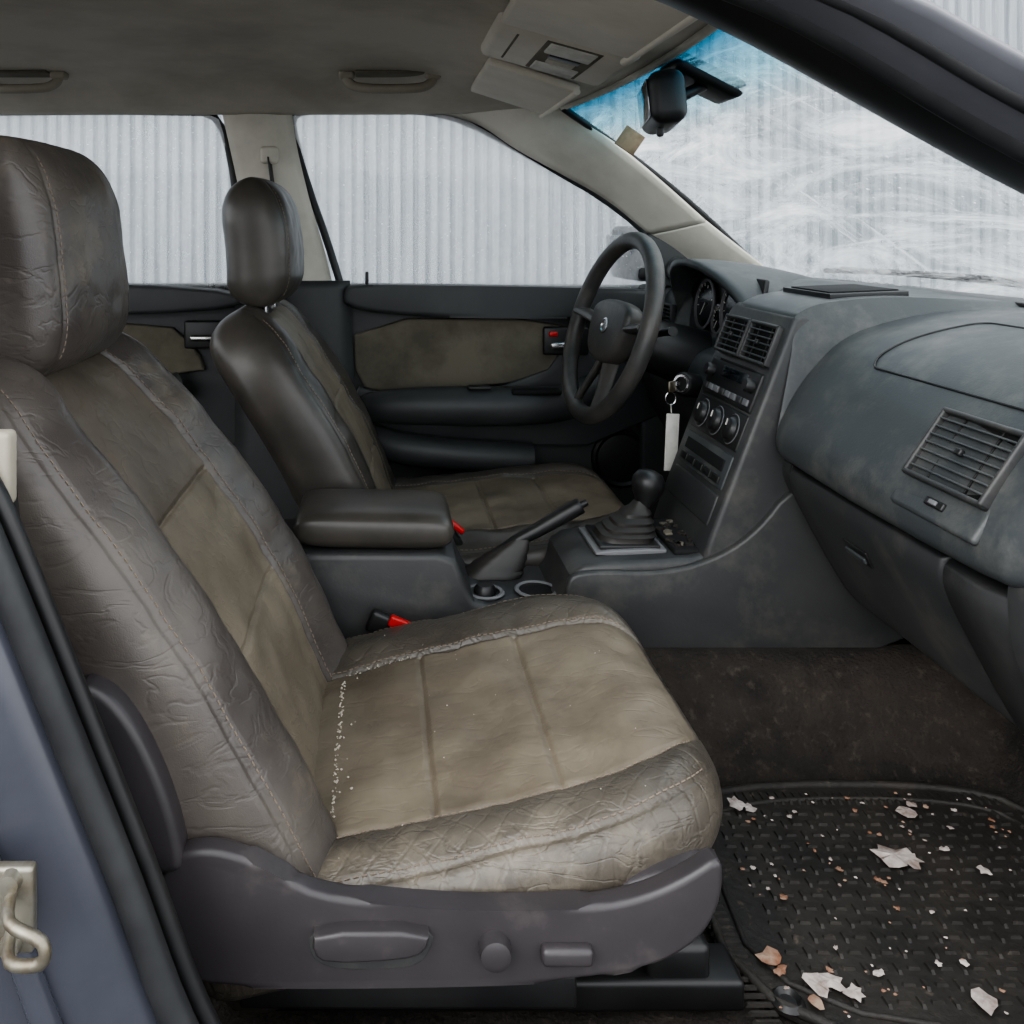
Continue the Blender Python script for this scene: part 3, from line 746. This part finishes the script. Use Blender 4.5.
tube('b_pillar_seal_lip', [Vector(p)+Vector((.011,.02,0)) for p in catmull(seal,5)], .008, M_BLK, body, n=10)
strip('b_pillar_paint', [(p[0]-.010,p[1]-.004,p[2]) for p in seal], [(p[0]-.20,p[1]-.05,p[2]) for p in seal], M_PAINT, body, .004, bulge=(0,-.008,0))
tube('b_pillar_crease', [(p[0]-.075,p[1]-.034,p[2]) for p in catmull(seal,4)], .010, M_PAINT, body, n=12)
strip('b_pillar_inner', [(p[0]+.01,p[1]+.03,p[2]) for p in seal], [(p[0]-.16,p[1]+.09,p[2]) for p in seal], M_BLK, body, .006)
sk = body
rbox('striker_plate', (-.256,.630,.605), (.030,.010,.060), .003, M_METAL, sk)
tube('striker_loop', catmull([(-.256,.625,.592),(-.246,.598,.592),(-.222,.590,.598),(-.222,.590,.612),(-.246,.598,.618),(-.256,.625,.618)],4), .0042, M_METAL, sk, n=10)
for i,zz in enumerate((.583,.627)): lathe('striker_bolt_%d'%(i+1), [(0,.008),(.007,.007),(.008,0)], (-.256,.626,zz), (0,-1,0), M_METAL, sk, 12)
rbox('belt_guide', (-.304,.72,.888), (.022,.02,.06), .005, M_CREAM, body)
tube('belt_webbing', [(-.304,.735,.88),(-.29,.74,.70),(-.27,.745,.50)], .016, M_BLK, body, n=8, flat=.15)
inn=[(-.20,.86,1.345),(.12,.87,1.34),(.31,.90,1.300),(.644,.90,1.120),(.85,.86,1.02),(1.05,.80,.93)]
mid=[(-.20,.81,1.345),(.15,.82,1.335),(.345,.81,1.285),(.572,.80,1.152),(.80,.78,1.04),(1.05,.76,.93)]
outr=[(-.20,.74,1.38),(.15,.74,1.37),(.40,.735,1.285),(.53,.73,1.215),(.75,.72,1.10),(1.05,.71,.95)]
strip('near_a_pillar_inner', inn, mid, M_BLK, body, .012, bulge=(0,0,-.008))
tube('near_a_pillar_seal', catmull(mid,6), .013, M_RUB, body)
strip('near_a_pillar_paint', mid, outr, M_PAINT2, body, .01, bulge=(0,-.004,-.006))
tube('near_a_pillar_gutter', catmull([((a[0]+b[0])/2,(a[1]+b[1])/2-.01,(a[2]+b[2])/2-.004) for a,b in zip(mid,outr)],6), .008, M_RUB, body)

# ------------------------------------------------------------------ far doors
dr = root('car_door')
prism('door_shell', [(-.075,.34),(-.075,.95),(.625,.945),(.66,.80),(.66,.34)], 2.095, 2.14, .004, M_DOOR, dr)
prism('door_upper_rail', chaikin([(-.08,.885),(-.085,.947),(-.05,.953),(.62,.942),(.64,.93),(.63,.88),(.3,.872)],2), 2.04, 2.10, .014, M_DOOR, dr, seg=5)
prism('door_insert', chaikin([(-.060,.872),(.44,.870),(.43,.80),(.37,.728),(.03,.700),(-.055,.715)],1), 2.068, 2.10, .006, M_DOORI, dr)
prism('door_mid_panel', chaikin([(-.07,.72),(.02,.700),(.36,.722),(.46,.86),(.64,.87),(.65,.58),(-.04,.58)],1), 2.064, 2.10, .006, M_DOOR, dr)
arm=catmull([(-.03,2.05,.672),(.02,2.02,.680),(.15,2.01,.683),(.30,2.01,.683),(.42,2.02,.690),(.50,2.05,.725)],6)
tube('door_armrest', arm, [.030+.014*math.sin(math.pi*i/(len(arm)-1)) for i in range(len(arm))], M_DOOR, dr, n=18)
rbox('armrest_cup', (.345,2.0,.718), (.11,.05,.012), .005, M_DARK, dr)
rbox('window_switch', (.22,1.995,.727), (.05,.03,.008), .003, M_BLK, dr)
pk=catmull([(-.02,2.05,.60),(.05,2.025,.585),(.2,2.02,.57),(.34,2.03,.56)],5)
tube('door_pocket', pk, .036, M_DOOR, dr, n=16)
rbox('handle_recess', (.425,2.060,.822), (.105,.012,.065), .006, M_BLK, dr)
rbox('handle_lever', (.42,2.050,.812), (.065,.012,.016), .005, M_CHR, dr)
rbox('lock_slider', (.395,2.052,.838), (.020,.008,.012), .003, M_RED, dr)
lathe('door_speaker', [(0,.006),(.03,.008),(.055,.004),(.062,.008),(.068,.004),(.07,-.01)], (.56,2.09,.545), (0,-1,0), M_BLK, dr)
rbox('lock_pin', (-.03,2.06,.965), (.008,.008,.03), .003, M_BLK, dr)
rd = root('car_door')
prism('door_shell', [(-1.25,.34),(-1.25,.95),(-.315,.95),(-.315,.34)], 2.095, 2.14, .004, M_DOOR, rd)
prism('door_upper_rail', chaikin([(-1.25,.885),(-1.25,.953),(-.31,.953),(-.31,.88)],2), 2.04, 2.10, .014, M_DOOR, rd, seg=5)
prism('door_insert', chaikin([(-1.2,.868),(-.50,.866),(-.42,.80),(-.40,.735),(-1.2,.70)],1), 2.075, 2.10, .006, M_DOORI, rd)
tube('door_armrest', catmull([(-1.1,2.02,.66),(-.8,2.01,.67),(-.55,2.02,.69),(-.45,2.05,.72)],5), .035, M_DOOR, rd, n=16)
rbox('handle_recess', (-.40,2.07,.835), (.10,.012,.065), .006, M_BLK, rd)
rbox('handle_lever', (-.405,2.056,.828), (.06,.012,.014), .005, M_CHR, rd)
wm = root('wing_mirror')
pad('mirror_housing', (.60,2.23,.955), (0,0,1), (1,0,0), .13, lambda s:.075, .05,.02,0,None,[M_BLK],wm,p=2.6,r0=.03,r1=.04,rw0=.04,rw1=.05,wr=0)
rbox('mirror_glass', (.577,2.23,1.02), (.006,.11,.085), .003, M_MIRR, wm)
rbox('mirror_arm', (.62,2.14,.975), (.05,.10,.04), .012, M_BLK, wm)

# ------------------------------------------------------------------ ceiling fittings
for nm,x in (('grab_handle',.02),('grab_handle',-.74)):
    g = root(nm)
    pts=catmull([(x-.090,1.83,1.396),(x-.082,1.825,1.374),(x-.05,1.822,1.363),(x+.05,1.822,1.363),(x+.082,1.825,1.374),(x+.090,1.83,1.396)],5)
    tube('handle_bar', pts, .010, M_HAND, g, n=12)
    rbox('handle_mount_1', (x-.088,1.83,1.391), (.032,.03,.018), .006, M_HAND, g)
    rbox('handle_mount_2', (x+.088,1.83,1.391), (.032,.03,.018), .006, M_HAND, g)
    rbox('handle_recess', (x,1.835,1.3945), (.14,.06,.006), .002, M_DOORI, g)  # darker slab under the headliner paints the shadow behind the handle
def visor(cy, w, x0, x1, z0, z1):
    v = root('sun_visor')
    ang = math.atan2(z0-z1, x1-x0)
    rbox('visor_panel', ((x0+x1)/2,cy,(z0+z1)/2), (x1-x0,w,.016), .007, M_VIS, v, rot=(0,ang,0), seg=4)
    tube('visor_rod', [(x1-.01,cy-w/2,z1-.004),(x1-.01,cy+w/2+.03,z1-.002)], .006, M_VIS, v)
visor(1.735,.32,.185,.355,1.377,1.322)
visor(1.08,.36,.165,.36,1.375,1.320)
oc = root('overhead_console')
MO = Matrix.Translation((.275,1.41,1.362)) @ Matrix.Rotation(.27,4,'Y')
rbox('console_shell', (0,0,0), (.215,.25,.034), .014, M_VIS, oc, MO)
rbox('lamp_bezel', (.015,0,-.0165), (.085,.205,.004), .0018, M_DOORI, oc, MO)
rbox('lamp_lens_1', (.015,-.066,-.018), (.072,.062,.006), .003, M_TAG, oc, MO)
rbox('lamp_lens_2', (.015,.066,-.018), (.072,.062,.006), .003, M_TAG, oc, MO)
rbox('lamp_switch_1', (.015,-.018,-.018), (.05,.022,.006), .002, M_BLK, oc, MO)
rbox('lamp_bulb', (.015,.012,-.018), (.045,.028,.006), .002, M_CREAM, oc, MO)
rbox('sunglasses_seam', (-.07,0,-.0165), (.004,.18,.002), .0008, M_DOORI, oc, MO)
rm = root('rear_view_mirror')
rbox('mirror_shell', (.430,1.375,1.270), (.052,.19,.078), .018, M_BLK, rm, rot=(0,-.10,-.20), seg=5)
rbox('mirror_glass', (.4035,1.378,1.268), (.002,.160,.056), .001, M_MIRR, rm, rot=(0,-.10,-.20))
tube('mirror_stem', catmull([(.45,1.385,1.275),(.475,1.385,1.288),(.505,1.39,1.303)],4), .009, M_BLK, rm)
rbox('mirror_mount', (.500,1.40,1.312), (.115,.095,.030), .012, M_BLK, rm, rot=(0,.45,0))
rbox('mirror_toggle', (.425,1.365,1.228), (.010,.012,.02), .004, M_BLK, rm)
st2 = root('hanging_label')
rbox('label', (.508,1.83,1.258), (.045,.006,.045), .001, M_TAN, st2, rot=(0,.6,0))

# ------------------------------------------------------------------ floor mat and litter
fm_ = root('floor_mat')
mo = chaikin([(.335,.79),(.36,1.10),(.43,1.185),(.78,1.185),(.83,1.10),(.83,.79)],2)
bm=bmesh.new(); f=bm.faces.new([bm.verts.new((x,y,.341)) for x,y in mo]); r_=bmesh.ops.extrude_face_region(bm,geom=[f])
for e in r_['geom']:
    if isinstance(e,bmesh.types.BMVert): e.co.z=.348
finish('mat_body',bm,M_MAT,fm_)
cx_,cy_=.585,.985
tube('mat_rim', [((x-cx_)*.985+cx_,(y-cy_)*.985+cy_,.349) for x,y in mo], .005, M_MAT, fm_, n=8, closed=True)
tube('mat_inner_rim', [((x-cx_)*.88+cx_,(y-cy_)*.84+cy_,.349) for x,y in mo], .003, M_MAT, fm_, n=8, closed=True)
vv=[];ff=[]
def rib(x,y,hx,hy,h=.003):
    k=len(vv)
    for dx,dy,dz in ((-1,-1,0),(1,-1,0),(1,1,0),(-1,1,0),(-.8,-.6,h),(.8,-.6,h),(.8,.6,h),(-.8,.6,h)): vv.append((x+dx*hx,y+dy*hy,.3475+dz))
    ff.extend([(k+4,k+5,k+6,k+7),(k,k+1,k+5,k+4),(k+1,k+2,k+6,k+5),(k+2,k+3,k+7,k+6),(k+3,k,k+4,k+7)])
for i in range(25):
    for j in range(15):
        rib(.415+i*.0160, .850+j*.0195, (.0065 if (i+j)%2 else .002), (.002 if (i+j)%2 else .0075), .0035)
for j in range(40):
    y=.80+j*.0095; x=.357 if y<1.08 else .357+(y-1.08)*.5
    rib(x,y,.014,.002)
for i in range(32): rib(.46+i*.0105,1.155,.002,.014)
mesh_obj('mat_ribs',vv,ff,M_MAT,fm_,smooth=False)
lathe('mat_grommet', [(0,.002),(.008,.002),(.012,.006),(.016,.002)], (.385,.85,.348), (0,0,1), M_BLK, fm_, 20)

lt = root('litter_scraps')
def scraps(nm, items, m):
    vv=[];ff=[]
    for x,y,s in items:
        n=random.randint(9,14); k=len(vv); ang=random.random()*6
        ex=.6+.6*random.random()
        vv.append((x,y,.354+s*.06))
        for i in range(n):
            a=2*math.pi*i/n; r=s*(.30+.30*random.random())
            px=r*math.cos(a)*ex; py=r*math.sin(a)
            vv.append((x+px*math.cos(ang)-py*math.sin(ang), y+px*math.sin(ang)+py*math.cos(ang), .3530+random.random()*s*.10))
        for i in range(n): ff.append((k,k+1+i,k+1+(i+1)%n))
    mesh_obj(nm,vv,ff,m,lt,smooth=False)
def rnd(): return (.36+.40*random.random()**.85,.80+random.random()*.36,.003+.006*random.random()**2)
scraps('white_scraps', [(.45,1.135,.022),(.463,1.128,.016),(.654,1.12,.026),(.67,1.135,.016),(.593,1.04,.045),(.608,1.035,.03),(.66,1.053,.014),(.684,1.017,.020),(.42,.862,.034),(.435,.868,.026),(.487,.877,.016),(.568,.845,.028),(.45,.855,.018)]+
       [rnd() for _ in range(75)], M_SCR)
scraps('brown_scraps', [(.388,.895,.028),(.392,.88,.018),(.41,.845,.016),(.56,1.0,.010),(.52,1.02,.009)]+[rnd() for _ in range(60)], M_SCRB)
vv=[];ff=[]
def crumb(p, r):
    k=len(vv)
    for d in ((1,0,0),(-1,0,0),(0,1,0),(0,-1,0),(0,0,1),(0,0,-1)): vv.append(tuple(p+Vector(d)*r*(.7+.6*random.random())))
    for a,b,c in ((0,2,4),(2,1,4),(1,3,4),(3,0,4),(2,0,5),(1,2,5),(3,1,5),(0,3,5)): ff.append((k+a,k+b,k+c))
for i in range(120):
    crumb(Pc(.137+.005*random.random()+(.02*random.random() if random.random()<.15 else 0), -.66+1.1*random.random(), .0008), .0007+.0010*random.random())
for i in range(30): crumb(Pc(.14+random.random()*.10, .49+.02*random.random(), .001), .0007+.0008*random.random())
for i in range(25): crumb(Pc(.13+random.random()*.34, -.9+1.8*random.random(), .0005), .0005+.0005*random.random())
mesh_obj('seat_crumbs',vv,ff,M_CRUMB,lt,smooth=False)

# ------------------------------------------------------------------ outside
wl_ = root('wall_corrugated')
vv=[];ff=[]
n=3200; X0=-6; X1=12
for i in range(n+1):
    x=X0+(X1-X0)*i/n; ph=(x/0.060)%1
    d = .018*(sstep(0,.18,ph)-sstep(.66,.82,ph))
    vv.append((x,4.4-d,0)); vv.append((x,4.4-d,4.2))
for i in range(n): ff.append((2*i,2*i+2,2*i+3,2*i+1))
mesh_obj('wall_sheet',vv,ff,M_WALL,wl_,angle=30)
gd = gsurf('ground', lambda u,v: Vector((-12+u*28,-12+v*18,0)), 4,4,M_GND,None)

# ------------------------------------------------------------------ light
w = bpy.data.worlds.new('overcast'); SC.world = w; w.use_nodes = True
bg_ = w.node_tree.nodes['Background']; bg_.inputs[0].default_value=(.94,.968,1,1); bg_.inputs[1].default_value=2.85
def sun(nm, d, e, ang, col=(1,1,1)):
    l=bpy.data.lights.new(nm,'SUN'); l.energy=e; l.angle=math.radians(ang); l.color=col
    o=bpy.data.objects.new(nm,l); COL.objects.link(o); o.rotation_euler=Vector(d).to_track_quat('-Z','Y').to_euler()
sun('overcast_sun', (.55,.60,-.60), 2.2, 45, (1,.985,.96))
try: SC.view_settings.look = 'AgX - Medium High Contrast'
except Exception: pass

cam=bpy.data.cameras.new('camera'); co=bpy.data.objects.new('camera',cam); COL.objects.link(co)
co.location=(0,0,1.08); co.rotation_euler=(math.radians(90),0,0)
cam.sensor_width=36; cam.lens=900/1024*36; cam.shift_x=132/1024; cam.shift_y=-284/1024; cam.clip_start=.05
SC.camera=co
